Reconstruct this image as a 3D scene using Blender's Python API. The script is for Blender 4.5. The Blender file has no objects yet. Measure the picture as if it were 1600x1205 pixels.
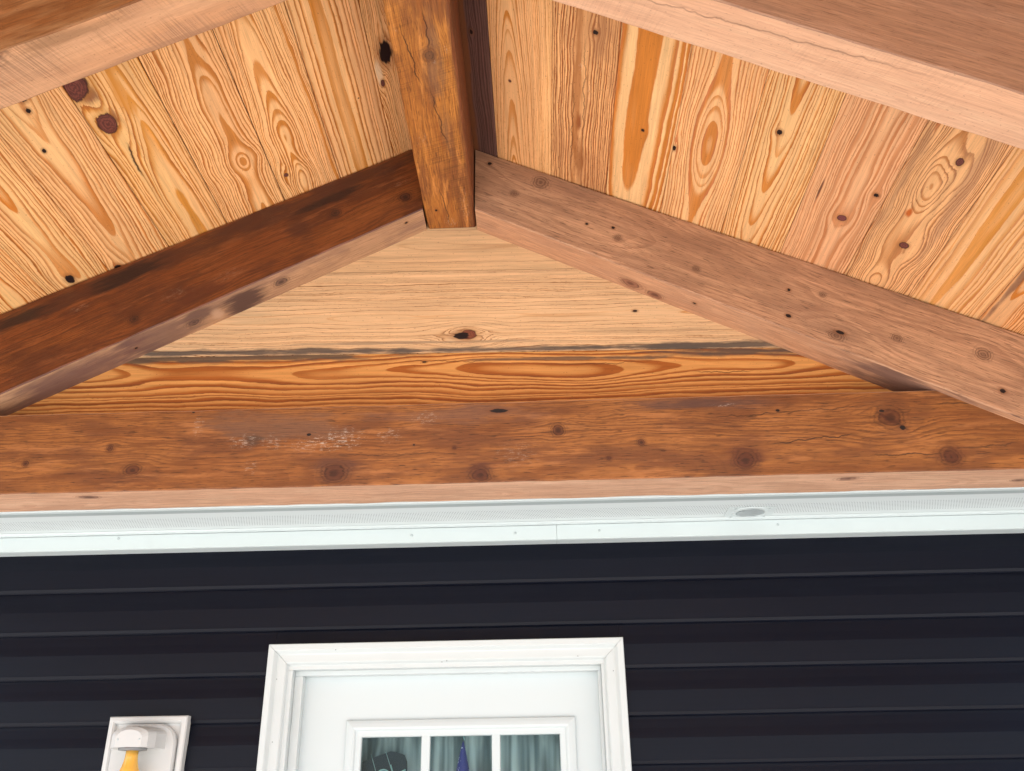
import bpy, bmesh, math, random
from mathutils import Vector, Matrix, noise as mnoise

S = bpy.context.scene
COL = S.collection
random.seed(7)
ZC = 1.64                      # camera height above the porch floor

# ------------------------------------------------------------------ camera
F_PX, PITCH, ROLL, YAW = 1389.98, 0.45179, -0.015627, 0.02761
def cam_matrix():
    B = Matrix(((1, 0, 0), (0, 0, -1), (0, 1, 0)))
    c, s = math.cos(YAW), math.sin(YAW); Ry = Matrix(((c, s, 0), (-s, c, 0), (0, 0, 1)))
    c, s = math.cos(PITCH), math.sin(PITCH); Rp = Matrix(((1, 0, 0), (0, c, s), (0, -s, c)))
    c, s = math.cos(ROLL), math.sin(ROLL); Rr = Matrix(((c, -s, 0), (s, c, 0), (0, 0, 1)))
    R = Rr @ Rp @ B @ Ry
    M = Matrix((R[0], -R[1], -R[2])).transposed().to_4x4()
    M.translation = (0, 0, ZC)
    return M
cam = bpy.data.cameras.new('camera'); cam_o = bpy.data.objects.new('camera', cam); COL.objects.link(cam_o)
cam.sensor_width = 36.0; cam.lens = F_PX / 1600 * 36.0; cam.clip_start = 0.05; cam.clip_end = 2000
cam_o.matrix_world = cam_matrix(); S.camera = cam_o

# ------------------------------------------------------------------ light
SUN_EL, SUN_AZ = math.radians(50), math.radians(205)      # azimuth measured from +Y clockwise
W = bpy.data.worlds.new('World'); S.world = W; W.use_nodes = True
wn = W.node_tree; bg = wn.nodes['Background']
sky = wn.nodes.new('ShaderNodeTexSky'); sky.sky_type = 'NISHITA'; sky.sun_disc = False
sky.sun_elevation = SUN_EL; sky.sun_rotation = SUN_AZ
wn.links.new(sky.outputs[0], bg.inputs[0]); bg.inputs[1].default_value = 0.07
sun = bpy.data.lights.new('sun', 'SUN'); sun.energy = 5.0; sun.angle = math.radians(0.5); sun.color = (1, 0.96, 0.91)
sun_o = bpy.data.objects.new('sun', sun); COL.objects.link(sun_o)
sdir = Vector((math.sin(SUN_AZ) * math.cos(SUN_EL), math.cos(SUN_AZ) * math.cos(SUN_EL), math.sin(SUN_EL)))
sun_o.rotation_euler = sdir.to_track_quat('Z', 'Y').to_euler()
S.view_settings.view_transform = 'Standard'; S.view_settings.look = 'None'
S.view_settings.gamma = 1.0; S.view_settings.use_curve_mapping = False
S.view_settings.exposure = 1.9
S.cycles.max_bounces = 6; S.cycles.diffuse_bounces = 3; S.cycles.glossy_bounces = 2
S.cycles.caustics_reflective = False; S.cycles.caustics_refractive = False
S.cycles.use_denoising = True; S.cycles.denoiser = 'OPENIMAGEDENOISE'
S.cycles.denoising_input_passes = 'RGB_ALBEDO_NORMAL'; S.cycles.denoising_prefilter = 'NONE'
S.cycles.sample_clamp_indirect = 4.0

# ------------------------------------------------------------------ node helpers
class NT:
    def __init__(s, name, group=False):
        if group:
            s.m = bpy.data.node_groups.new(name, 'ShaderNodeTree'); s.t = s.m
        else:
            s.m = bpy.data.materials.new(name); s.m.use_nodes = True; s.t = s.m.node_tree
            s.bsdf = s.t.nodes['Principled BSDF']
    def put(s, sock, v):
        if isinstance(v, bpy.types.NodeSocket): s.t.links.new(v, sock)
        elif v is not None:
            if isinstance(v, (tuple, list)) and len(v) == 3 and sock.type == 'RGBA': v = (*v, 1)
            sock.default_value = v
    def m_(s, op, a, b=None, c=None, clamp=False):
        n = s.t.nodes.new('ShaderNodeMath'); n.operation = op; n.use_clamp = clamp
        for i, v in enumerate((a, b, c)):
            if v is not None: s.put(n.inputs[i], v)
        return n.outputs[0]
    def add(s, a, b): return s.m_('ADD', a, b)
    def sub(s, a, b): return s.m_('SUBTRACT', a, b)
    def mul(s, a, b): return s.m_('MULTIPLY', a, b)
    def mad(s, a, b, c): return s.m_('MULTIPLY_ADD', a, b, c)
    def xyz(s, x, y, z):
        n = s.t.nodes.new('ShaderNodeCombineXYZ')
        for i, v in enumerate((x, y, z)): s.put(n.inputs[i], v)
        return n.outputs[0]
    def noise(s, vec, scale=1.0, detail=2.0, rough=0.5, color=False):
        n = s.t.nodes.new('ShaderNodeTexNoise'); s.put(n.inputs['Vector'], vec)
        n.inputs['Scale'].default_value = scale; n.inputs['Detail'].default_value = detail
        n.inputs['Roughness'].default_value = rough
        return n.outputs['Color' if color else 'Fac']
    def noise2(s, u, v, su, sv, seed=0.0, detail=2.0, rough=0.5):
        n = s.t.nodes.new('ShaderNodeTexNoise'); n.noise_dimensions = '2D'
        s.put(n.inputs['Vector'], s.xyz(s.mad(u, su, seed), s.mad(v, sv, seed * 1.7), 0.0))
        n.inputs['Scale'].default_value = 1.0; n.inputs['Detail'].default_value = detail; n.inputs['Roughness'].default_value = rough
        return n.outputs['Fac']
    def white(s, w):
        n = s.t.nodes.new('ShaderNodeTexWhiteNoise'); n.noise_dimensions = '1D'; s.put(n.inputs['W'], w)
        return n.outputs['Value']
    def step(s, x, a, b, o0=0.0, o1=1.0):
        n = s.t.nodes.new('ShaderNodeMapRange'); n.interpolation_type = 'SMOOTHSTEP'
        for k, v in (('Value', x), ('From Min', a), ('From Max', b), ('To Min', o0), ('To Max', o1)): s.put(n.inputs[k], v)
        return n.outputs[0]
    def mix(s, f, a, b, mode='MIX'):
        n = s.t.nodes.new('ShaderNodeMix'); n.data_type = 'RGBA'; n.blend_type = mode
        s.put(n.inputs[0], f); s.put(n.inputs[6], a); s.put(n.inputs[7], b)
        return n.outputs[2]
    def gray(s, v):
        n = s.t.nodes.new('ShaderNodeCombineColor')
        for i in range(3): s.put(n.inputs[i], v)
        return n.outputs[0]
    def obj(s):
        n = s.t.nodes.new('ShaderNodeTexCoord'); p = s.t.nodes.new('ShaderNodeSeparateXYZ')
        s.t.links.new(n.outputs['Object'], p.inputs[0]); return p.outputs
    def bump(s, h, strength=0.3, dist=0.002):
        n = s.t.nodes.new('ShaderNodeBump'); n.inputs['Strength'].default_value = strength
        n.inputs['Distance'].default_value = dist; s.put(n.inputs['Height'], h)
        s.t.links.new(n.outputs[0], s.bsdf.inputs['Normal'])
    def group(s, g, **kw):
        n = s.t.nodes.new('ShaderNodeGroup'); n.node_tree = g
        for k, v in kw.items(): s.put(n.inputs[k], v)
        return n.outputs

def make_knot_group():
    """one knot: pushes the grain aside and keeps the nearest elliptical distance"""
    g = NT('knot', True); t = g.m
    for nm in ('U', 'V', 'KU', 'KV', 'R', 'EL', 'SP', 'ACC', 'MIND'):
        t.interface.new_socket(nm, in_out='INPUT', socket_type='NodeSocketFloat')
    for nm in ('ACC', 'MIND'):
        t.interface.new_socket(nm, in_out='OUTPUT', socket_type='NodeSocketFloat')
    i = t.nodes.new('NodeGroupInput').outputs; o = t.nodes.new('NodeGroupOutput').inputs
    du = g.sub(i['U'], i['KU']); dv = g.sub(i['V'], i['KV'])
    sp = g.mul(i['R'], i['SP'])
    a = g.m_('DIVIDE', du, sp); b = g.m_('DIVIDE', dv, g.mul(g.mul(sp, i['EL']), 1.5))
    E = g.m_('EXPONENT', g.mul(g.add(g.mul(a, a), g.mul(b, b)), -1.0))
    t.links.new(g.sub(i['ACC'], g.mul(du, g.mul(E, 0.93))), o['ACC'])
    c = g.m_('DIVIDE', du, i['R']); d = g.m_('DIVIDE', dv, g.mul(i['R'], i['EL']))
    t.links.new(g.m_('MINIMUM', i['MIND'], g.m_('SQRT', g.add(g.mul(c, c), g.mul(d, d)))), o['MIND'])
    return t
KNOT = make_knot_group()

BOARD = dict(
    early=(.78, .475, .225), early2=(.72, .405, .20), late=(.50, .175, .026), line=(.27, .088, .020),
    u0=0.0, h0=.05, k=-.02, vref=1.9, hw=.02, hf=1.6, dens=170, off=0.0, var=.5,
    w1=.012, w2=.006, w3=.0018, la=.20, contrast=1.0, bumps=(), knots=(), holes=(), stains=(), cracks=(),
    kcol=(.075, .026, .022), kel=1.5, ksp=2.6, kerf=0.0, blotch=None, blotch_amt=0.0, fibre=.20, smear=(),
    rough=.55, spec=.30, tone=(1.30, 1.17, 1.04), kfill=.55, bamp=.8, bump=.25, speck=.35, ksoft=0.0, streak=.55, fleck=0.0, wear=0.0, kswirl=0.0, kreach=2.4)

def wood(name, axes=('X', 'Y'), **kw):
    P = dict(BOARD); P.update(kw)
    if not P['ksoft']:
        P['line'] = tuple(c * 1.3 for c in P['line']); P['early2'] = tuple((a + b) / 2 for a, b in zip(P['early'], P['early2']))
    phc = P['dens'] * 1.16 * P['h0'] + P['off']
    if 'tc' in P:
        d_ = P['tc'] - (phc % 1.0); P['off'] += d_; phc += d_
    g = NT(name); o = g.obj(); u = o[axes[0]]; v = o[axes[1]]
    seed = random.uniform(0, 90)
    n1 = g.noise2(u, v, 5.0, 1.5, seed, 1.0)
    n2 = g.noise2(u, v, 22.0, 5.5, seed + 3, 1.5)
    n3 = g.noise2(u, v, 170.0, 26.0, seed + 7, 2.0, .6)
    uu = g.sub(u, P['u0'])
    uu = g.add(uu, g.mul(g.sub(n1, .5), P['w1'] * 2))
    uu = g.add(uu, g.mul(g.sub(n2, .5), P['w2'] * 2))
    uu = g.add(uu, g.mul(g.sub(n3, .5), P['w3'] * 2))
    mind = 9.0
    for kn in P['knots']:
        ku, kv, r = kn[:3]; el = kn[3] if len(kn) > 3 else P['kel']; sp = kn[4] if len(kn) > 4 else P['ksp']
        q = g.group(KNOT, U=u, V=v, KU=ku, KV=kv, R=r, EL=el, SP=sp, ACC=uu, MIND=mind); uu, mind = q['ACC'], q['MIND']
    mh = 9.0
    for kn in P['holes']:
        ku, kv, r = kn[:3]; el = kn[3] if len(kn) > 3 else 1.3; sp = kn[4] if len(kn) > 4 else 2.4
        q = g.group(KNOT, U=u, V=v, KU=ku, KV=kv, R=r, EL=el, SP=sp, ACC=uu, MIND=mh); uu, mh = q['ACC'], q['MIND']
    # height of the cut above the pith, changing along the board: gives the cathedral arches
    hn = g.noise2(v, u, P['hf'], .8, seed + 11, 2.0)
    h = g.add(g.mad(g.sub(v, P['vref']), P['k'], P['h0']), g.mul(g.sub(hn, .5), P['hw'] * 2))
    for (vb, L, A) in P['bumps']:
        x = g.mul(g.sub(v, vb), 1.0 / L); h = g.add(h, g.mul(g.m_('EXPONENT', g.mul(g.mul(x, x), -1.0)), A))
    r = g.m_('SQRT', g.add(g.mul(uu, uu), g.mul(h, h)))
    ph = g.mad(r, P['dens'] * 1.16, P['off'])
    pn_ = g.t.nodes.new('ShaderNodeTexNoise'); pn_.noise_dimensions = '1D'; g.put(pn_.inputs['W'], g.mad(g.sub(ph, phc), .33, float(int(seed))))
    pn_.inputs['Scale'].default_value = 1.0; pn_.inputs['Detail'].default_value = 1.0; pn = pn_.outputs['Fac']
    ph = g.add(ph, g.mul(g.sub(pn, .5), P['var'] * 4))
    t = g.m_('FRACT', ph); idx = g.m_('FLOOR', ph)
    w1 = g.white(g.add(idx, seed)); w2 = g.white(g.add(idx, seed + 31.7))
    la = g.mad(w1, .32, P['la'])
    late = g.mul(g.step(t, la, g.add(la, .42)), g.step(t, .93, 1.0, 1.0, 0.0))
    late = g.mul(late, g.mad(w2, .40, .68))
    late = g.mul(late, g.mul(P['contrast'], g.mad(g.noise2(u, v, 16, 2.2, seed + 13, 2.0, .6), .95, .62)))
    lo = g.noise2(u, v, 7, .9, seed + 17, 1.0)
    col = g.mix(g.step(lo, .35, .7), P['early'], P['early2'])
    latecol = g.mix(g.step(t, .55, .93), P['late'], P['line'])
    # close to the heart of the arch the band is wide and stays honey coloured
    slope = g.m_('DIVIDE', g.m_('ABSOLUTE', uu), g.add(r, .0005))
    latecol = g.mix(g.step(slope, .15, .5), P['late'], latecol)
    col = g.mix(g.m_('MINIMUM', late, 1.0), col, latecol)
    sk = g.noise2(u, v, 85, 2.6, seed + 19, 2.0, .6)
    col = g.mix(1.0, col, g.gray(g.mad(g.sub(sk, .5), P['streak'], 1.0)), 'MULTIPLY')
    # fine fibres
    fb = g.noise2(u, v, 620, 14, seed + 23, 2.0, .6)
    col = g.mix(1.0, col, g.gray(g.mad(g.sub(fb, .5), P['fibre'] * 2.4, 1.0)), 'MULTIPLY')
    if P['blotch']:
        bn = g.noise2(u, v, 11, 3.4, seed + 41, 3.0, .62)
        bm = g.mul(g.step(bn, .42, .66), P['blotch_amt'])
        col = g.mix(bm, col, P['blotch'])
        bn2 = g.noise2(u, v, 240, 7, seed + 47, 3.0, .7)
        col = g.mix(1.0, col, g.gray(g.mad(g.sub(bn2, .5), P['bamp'], 1.0)), 'MULTIPLY')
    if P['fleck']:
        fk = g.noise2(u, v, 330, 20, seed + 81, 2.0, .6)
        col = g.mix(g.mul(g.step(fk, .60, .72), P['fleck']), col, tuple(c * .55 for c in P['line']))
        wr = g.noise2(u, v, 34, 4.2, seed + 83, 4.0, .68)
        col = g.mix(g.mul(g.step(wr, .54, .74), P['wear']), col, tuple(min(.8, c * 1.35 + .02) for c in P['early']))
        col = g.mix(g.mul(g.step(wr, .28, .46, 1.0, 0.0), P['wear'] * 1.2), col, P['late'])
    if P['kerf']:
        kf = g.noise2(g.add(u, g.mul(v, .12)), g.add(v, g.mul(u, .35)), 6, 260, seed + 53, 3.0, .7)
        km = g.noise2(u, v, 6, 4, seed + 57, 2.0)
        km = g.mul(g.step(km, .4, .62), P['kerf'])
        col = g.mix(km, col, g.mix(1.0, col, g.gray(g.step(kf, .30, .62, .35, 1.12)), 'MULTIPLY'))
    if P['stains']: sn = g.noise2(u, v, 70, 11, seed + 5, 3.0, .65)
    for (su_, sv_, ru, rv, sc, am) in P['stains']:
        a = g.mul(g.sub(u, su_), 1 / ru); b = g.mul(g.sub(v, sv_), 1 / rv)
        d = g.m_('SQRT', g.add(g.mul(a, a), g.mul(b, b)))
        d = g.add(d, g.add(g.mul(g.sub(n2, .5), 1.3), g.mul(g.sub(sn, .5), 1.1)))
        col = g.mix(g.mul(g.step(d, .35, 1.15, 1.0, 0.0), am), col, sc)
    if P['cracks']: cn = g.noise2(u, v, 10, 22, seed + 71, 3.0)
    for (u1, v1, u2, v2, wd, am) in P['cracks']:
        f = g.m_('DIVIDE', g.sub(v, v1), (v2 - v1))
        wob = g.mul(g.sub(cn, .5), .02)
        line = g.add(g.mad(f, u2 - u1, u1), wob)
        dd = g.m_('ABSOLUTE', g.sub(u, line))
        win = g.mul(g.step(f, 0, .25), g.step(f, .7, 1.0, 1.0, 0.0))
        msk = g.mul(g.step(dd, 0, wd, 1.0, 0.0), g.mul(win, am))
        col = g.mix(msk, col, (.03, .011, .006))
    if P['knots']:
        ks = P['ksoft']
        D = g.add(mind, g.mad(g.sub(n3, .5), .35 + ks * .5, g.mul(g.sub(n2, .5), .9 + 1.2 * ks)))
        col = g.mix(g.mul(g.step(D, 1.0, 1.75, 1.0, 0.0), .42), col, tuple(c * .75 for c in P['late']))
        if P['kswirl']:
            sw = g.mad(g.m_('SINE', g.mul(g.add(D, g.mul(n2, .5)), 13.0)), .5, .5)
            sw = g.mul(g.mul(sw, sw), g.mul(g.step(D, .9, P['kreach'], 1.0, 0.0), P['kswirl']))
            col = g.mix(sw, col, tuple(c * .6 for c in P['line']))
        if ks:
            hal = g.mul(g.step(D, .9, P['kreach'] + .2, 1.0, 0.0), g.step(g.add(n2, g.mul(g.sub(n3, .5), .9)), .48, .66))
            col = g.mix(g.mul(hal, P['kfill'] * .9), col, tuple(c * 1.0 for c in P['kcol']))
            col = g.mix(g.mul(g.step(D, .84, 1.04, 1.0, 0.0), P['kfill'] * 1.15), col, P['kcol'])
            ringm = g.mul(g.step(D, .82, .93), g.step(D, .98, 1.10, 1.0, 0.0))
            col = g.mix(g.mul(ringm, g.step(n3, .40, .62, .1 * P['kfill'], 1.35 * P['kfill'])), col, tuple(c * .4 for c in P['kcol']))
            col = g.mix(g.mul(g.step(D, .18, .5, 1.0, 0.0), P['kfill'] * 1.2), col, tuple(c * .35 for c in P['kcol']))
        else:
            ring = g.m_('SINE', g.mul(g.add(D, g.mul(n3, .3)), 21.0))
            kc = g.mix(g.mul(g.mad(ring, .3, .40), g.mad(n3, .9, .45)), P['kcol'], tuple(min(1, c * 3.0) for c in P['kcol']))
            kc = g.mix(g.mul(g.step(D, .72, .92), .8), kc, tuple(c * .35 for c in P['kcol']))
            col = g.mix(g.step(D, .88, 1.06, 1.0, 0.0), col, kc)
    if P['holes']:
        D = g.add(mh, g.mad(g.sub(n3, .5), .8, g.mul(g.sub(n2, .5), .8)))
        col = g.mix(g.mul(g.step(D, 1.0, 2.0, 1.0, 0.0), .45), col, (.20, .07, .025))
        col = g.mix(g.step(D, .75, 1.05, 1.0, 0.0), col, (.012, .005, .005))
    if P['smear']: nn = g.noise2(u, v, 190, 55, seed + 3, 4.0, .8)
    for (su_, sv_, ru, rv, am) in P['smear']:
        a = g.mul(g.sub(u, su_), 1 / ru); b = g.mul(g.sub(v, sv_), 1 / rv)
        d = g.add(g.mul(a, a), g.mul(b, b))
        msk = g.mul(g.step(g.sub(nn, g.mul(d, .10)), .50, .66), g.step(d, .0, 1.1, .6, 0.0))
        col = g.mix(g.mul(msk, am), col, (.72, .6, .48))
    if P['speck']:
        sp = g.noise2(u, v, 210, 120, seed + 61, 1.0)
        col = g.mix(g.mul(g.step(sp, .735, .79), P['speck']), col, (.07, .03, .02))
    t_ = P['tone']; t_ = tuple(.87 * q for q in (t_ if isinstance(t_, tuple) else (t_,) * 3))
    col = g.mix(1.0, col, t_, 'MULTIPLY')
    g.put(g.bsdf.inputs['Base Color'], col)
    g.put(g.bsdf.inputs['Roughness'], g.mad(g.sub(fb, .5), .3, P['rough']))
    g.bsdf.inputs['Specular IOR Level'].default_value = P['spec']
    hh = bn2 if P['blotch'] else fb
    g.bump(hh, P['bump'], .0012)
    return g.m

def plain(name, col, rough=.5, spec=.5, dirt=0.0, scale=30.0, dirtcol=(.3, .3, .3), bump=0.0, metal=0.0):
    g = NT(name); o = g.obj()
    vec = g.xyz(o['X'], o['Y'], o['Z'])
    col = tuple(.89 * q for q in col); dirtcol = tuple(.89 * q for q in dirtcol); c = col
    if dirt:
        n = g.noise(vec, scale, 5.0, .6)
        c = g.mix(g.mul(g.step(n, .45, .8), dirt), (*col, 1), (*dirtcol, 1))
    g.put(g.bsdf.inputs['Base Color'], c)
    g.bsdf.inputs['Roughness'].default_value = rough
    g.bsdf.inputs['Specular IOR Level'].default_value = spec; g.bsdf.inputs['Metallic'].default_value = metal
    if bump:
        g.bump(g.noise(vec, scale * 6, 3.0), bump, .001)
    return g.m

# ------------------------------------------------------------------ mesh helpers
def link(name, me, mats=(), parent=None):
    o = bpy.data.objects.new(name, me); COL.objects.link(o)
    if not isinstance(mats, (list, tuple)): mats = (mats,)
    if not me.materials:
        for m in mats: me.materials.append(m)
    if parent: o.parent = parent
    return o
def tag(o, label=None, cat=None, group=None, kind=None):
    for k, v in (('label', label), ('category', cat), ('group', group), ('kind', kind)):
        if v: o[k] = v
    return o
def empty(name, loc=(0, 0, 0)):
    o = bpy.data.objects.new(name, None); COL.objects.link(o); o.location = loc; o.empty_display_size = .1
    return o
def from_bm(bm, name):
    me = bpy.data.meshes.new(name); bmesh.ops.recalc_face_normals(bm, faces=bm.faces); bm.to_mesh(me); bm.free(); return me
def add_box(bm, x0, x1, y0, y1, z0, z1, bevel=0.0, seg=2):
    r = bmesh.ops.create_cube(bm, size=1.0)
    for v in r['verts']:
        v.co = Vector(((x0 + x1) / 2 + v.co.x * (x1 - x0), (y0 + y1) / 2 + v.co.y * (y1 - y0), (z0 + z1) / 2 + v.co.z * (z1 - z0)))
    if bevel:
        es = list({e for v in r['verts'] for e in v.link_edges})
        bmesh.ops.bevel(bm, geom=es, offset=bevel, segments=seg, profile=.5, affect='EDGES')
def box(name, x0, x1, y0, y1, z0, z1, mat, parent=None, bevel=0.0, seg=2):
    bm = bmesh.new(); add_box(bm, x0, x1, y0, y1, z0, z1, bevel, seg)
    return link(name, from_bm(bm, name), mat, parent)
def extrude_profile(name, pts, x0, x1, mat, parent=None, nx=1, jit=0.0, smooth=False):
    """profile in (y,z), open or closed loop list, run along X"""
    bm = bmesh.new(); rows = []
    for i in range(nx + 1):
        x = x0 + (x1 - x0) * i / nx
        d = jit * (mnoise.noise(Vector((x * 1.3, pts[0][1] * 9, 1.7)))) if jit else 0
        rows.append([bm.verts.new((x, p[0] + d * .6, p[1] + d)) for p in pts])
    n = len(pts)
    for a, b in zip(rows, rows[1:]):
        for k in range(n):
            bm.faces.new((a[k], a[(k + 1) % n], b[(k + 1) % n], b[k]))
    bm.faces.new(rows[0]); bm.faces.new(rows[-1][::-1])
    return link(name, from_bm(bm, name), mat, parent)
def tube(name, pts, r, mat, parent=None, seg=8, radii=None):
    bm = bmesh.new(); rings = []
    pts = [Vector(p) for p in pts]
    for i, p in enumerate(pts):
        d = (pts[min(i + 1, len(pts) - 1)] - pts[max(i - 1, 0)]).normalized()
        a = d.orthogonal().normalized(); b = d.cross(a); rr = radii[i] if radii else r
        rings.append([bm.verts.new(p + (a * math.cos(q) + b * math.sin(q)) * rr) for q in [2 * math.pi * k / seg for k in range(seg)]])
    for A, B in zip(rings, rings[1:]):
        # match starting vertex to avoid twist
        off = min(range(seg), key=lambda k: (A[0].co - B[k].co).length)
        for k in range(seg):
            bm.faces.new((A[k], A[(k + 1) % seg], B[(k + 1 + off) % seg], B[(k + off) % seg]))
    bm.faces.new(rings[0][::-1]); bm.faces.new(rings[-1])
    me = from_bm(bm, name)
    for p in me.polygons: p.use_smooth = True
    return link(name, me, mat, parent)
def lathe(name, prof, mat, parent=None, seg=32, loc=(0, 0, 0)):
    """prof: list of (radius, z)"""
    bm = bmesh.new(); rings = []
    for r, z in prof:
        rings.append([bm.verts.new((loc[0] + r * math.cos(2 * math.pi * k / seg), loc[1] + r * math.sin(2 * math.pi * k / seg), loc[2] + z)) for k in range(seg)])
    for A, B in zip(rings, rings[1:]):
        for k in range(seg): bm.faces.new((A[k], A[(k + 1) % seg], B[(k + 1) % seg], B[k]))
    bm.faces.new(rings[0]); bm.faces.new(rings[-1])
    me = from_bm(bm, name)
    for p in me.polygons: p.use_smooth = len(p.vertices) == 4
    return link(name, me, mat, parent)

# ------------------------------------------------------------------ setting: ground, floor
g = NT('gravel_ground_material'); o = g.obj(); vec = g.xyz(o['X'], o['Y'], o['Z'])
c = g.mix(g.step(g.noise(vec, 1.2, 6.0, .6), .35, .7), (.44, .435, .425), (.54, .535, .52))
c = g.mix(g.step(g.noise(vec, 60, 3.0), .4, .65), c, (.32, .31, .30))
g.put(g.bsdf.inputs['Base Color'], c); g.bsdf.inputs['Roughness'].default_value = .9
GROUND = g.m
bm = bmesh.new(); bmesh.ops.create_grid(bm, x_segments=8, y_segments=8, size=900)
gr = link('ground', from_bm(bm, 'ground'), GROUND); gr.location.z = -.16; tag(gr, 'pale gravel yard around the porch', 'ground', kind='structure')
CONC = plain('concrete_material', (.62, .612, .595), .85, .3, .5, 4.0, (.495, .49, .472), .3)
fl = box('porch_floor', -2.6, 2.6, -1.2, 2.70, -.18, 0.0, CONC, bevel=.01); tag(fl, 'pale concrete porch floor slab', 'floor', kind='structure')

# ------------------------------------------------------------------ roof with ceiling planks
XR, ZR, SL = -.2785, 1.9615 + ZC, .474
AL = math.atan(SL); CA, SA = math.cos(AL), math.sin(AL)
def zceil(x): return ZR - SL * abs(x - XR)

roof = empty('porch_roof', (XR, 0, ZR))
tag(roof, 'gabled porch ceiling of knotty pine planks running along the ridge', 'roof')
Y0, Y1 = -.95, 2.306
def frame(side, ucentre):
    if side > 0: M = Matrix(((CA, 0, SA), (0, 1, 0), (-SA, 0, CA)))
    else: M = Matrix(((-CA, 0, SA), (0, 1, 0), (-SA, 0, -CA)))
    M = M.to_4x4()
    M.translation = Vector((side * CA * ucentre, 0, -SA * ucentre))
    return M
def plank(side, ua, ub, gap=.0008, drop=0.0, **kw):
    uc = (ua + ub) / 2; hw = (ub - ua) / 2 - (gap + .0004) / 2
    fix = lambda L: tuple((k[0] - uc, *k[1:]) for k in L)
    for key in ('knots', 'holes', 'stains', 'smear'):
        if key in kw: kw[key] = fix(kw[key])
    if 'cracks' in kw: kw['cracks'] = tuple((k[0] - uc, k[1], k[2] - uc, *k[3:]) for k in kw['cracks'])
    if 'u0_' in kw: kw['u0'] = kw.pop('u0_') - uc
    drop = random.uniform(0, .0012)
    t0, t1 = (drop, .019) if side > 0 else (-.019, -drop)
    ob = box('plank', -hw, hw, Y0, Y1, t0, t1, wood('pine_plank', **kw), roof, bevel=.0019, seg=1)
    ob.matrix_local = frame(side, uc)
    return ob

# left slope, from the ridge down to the eave (u = distance from the ridge line)
plank(-1, .003, .160, .0006, u0_=.03, h0=.03, dens=210, k=.01, w1=.02, contrast=.9, holes=[(.118, 1.80, .020, 1.9, 1.8)],
      knots=[(.145, 1.905, .006, 2.2, 3.5)], stains=[(.150, 1.87, .010, .05, (.75, .6, .42), .8)])
plank(-1, .160, .343, .0006, u0_=.270, h0=.085, dens=118, k=-.001, hw=.0018, tc=.68, w1=.007, w2=.004, la=.25,
      late=(.50, .20, .035), early2=(.66, .36, .19), holes=[(.224, 1.925, .0025, 1.0)])
plank(-1, .343, .531, .0022, u0_=.458, h0=.035, k=-.052, dens=165, hw=.008, w1=.009, w2=.008, off=.3,
      knots=[(.498, 2.109, .007, 1.2, 4.2)], bumps=[(1.94, .07, -.006), (2.14, .06, -.010)], late=(.50, .20, .04),
      stains=[(.535, 2.06, .004, .02, (.10, .04, .03), .9)])
plank(-1, .531, .719, .0008, u0_=.600, h0=.055, k=-.026, dens=155, hw=.014, w1=.012, w2=.010, off=.55,
      bumps=[(1.99, .05, -.012)], knots=[], late=(.48, .20, .05), early2=(.60, .33, .165))
plank(-1, .719, .906, .0022, u0_=.800, h0=.06, k=-.03, dens=120, hw=.018, w1=.014, w2=.006, kel=1.45,
      knots=[(.862, 1.700, .026, 1.3, 2.3), (.886, 1.562, .034, 1.2, 2.0)], kcol=(.075, .024, .019),
      stains=[(.842, 1.690, .018, .035, (.16, .05, .04), .9), (.866, 1.60, .022, .03, (.15, .05, .04), .85), (.800, 1.62, .02, .08, (.56, .25, .05), .8)],
      cracks=[(.852, 1.77, .862, 1.92, .005, .95)], late=(.54, .24, .045), early=(.70, .45, .20))
plank(-1, .906, 1.093, .0007, u0_=1.015, h0=.045, k=.030, dens=120, hw=.006, w1=.010, off=.1,
      holes=[(1.005, 1.582, .0065, 1.4), (.998, 1.545, .012, 1.0), (1.032, 1.709, .0048, 1.5), (1.065, 2.214, .012, 1.2)], early=(.70, .46, .22), late=(.50, .20, .05))
plank(-1, 1.093, 1.280, .0007, u0_=1.185, h0=.05, k=.014, dens=130, hw=.008, w1=.012, holes=[(1.198, 2.184, .0125, 1.5, 2.8)], early=(.70, .45, .21))
plank(-1, 1.280, 1.466, .0008, u0_=1.36, h0=.05, k=-.02, dens=130, hw=.014, w1=.012, early=(.70, .45, .20))
for i in range(5):
    a = 1.466 + .1865 * i
    plank(-1, a, a + .1865, .0008, u0=random.uniform(-.04, .04), h0=random.uniform(.03, .06), k=random.choice((-1, 1)) * .025, dens=random.uniform(120, 170),
          knots=[(a + random.uniform(.03, .15), random.uniform(.6, 2.1), .010)])

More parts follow.
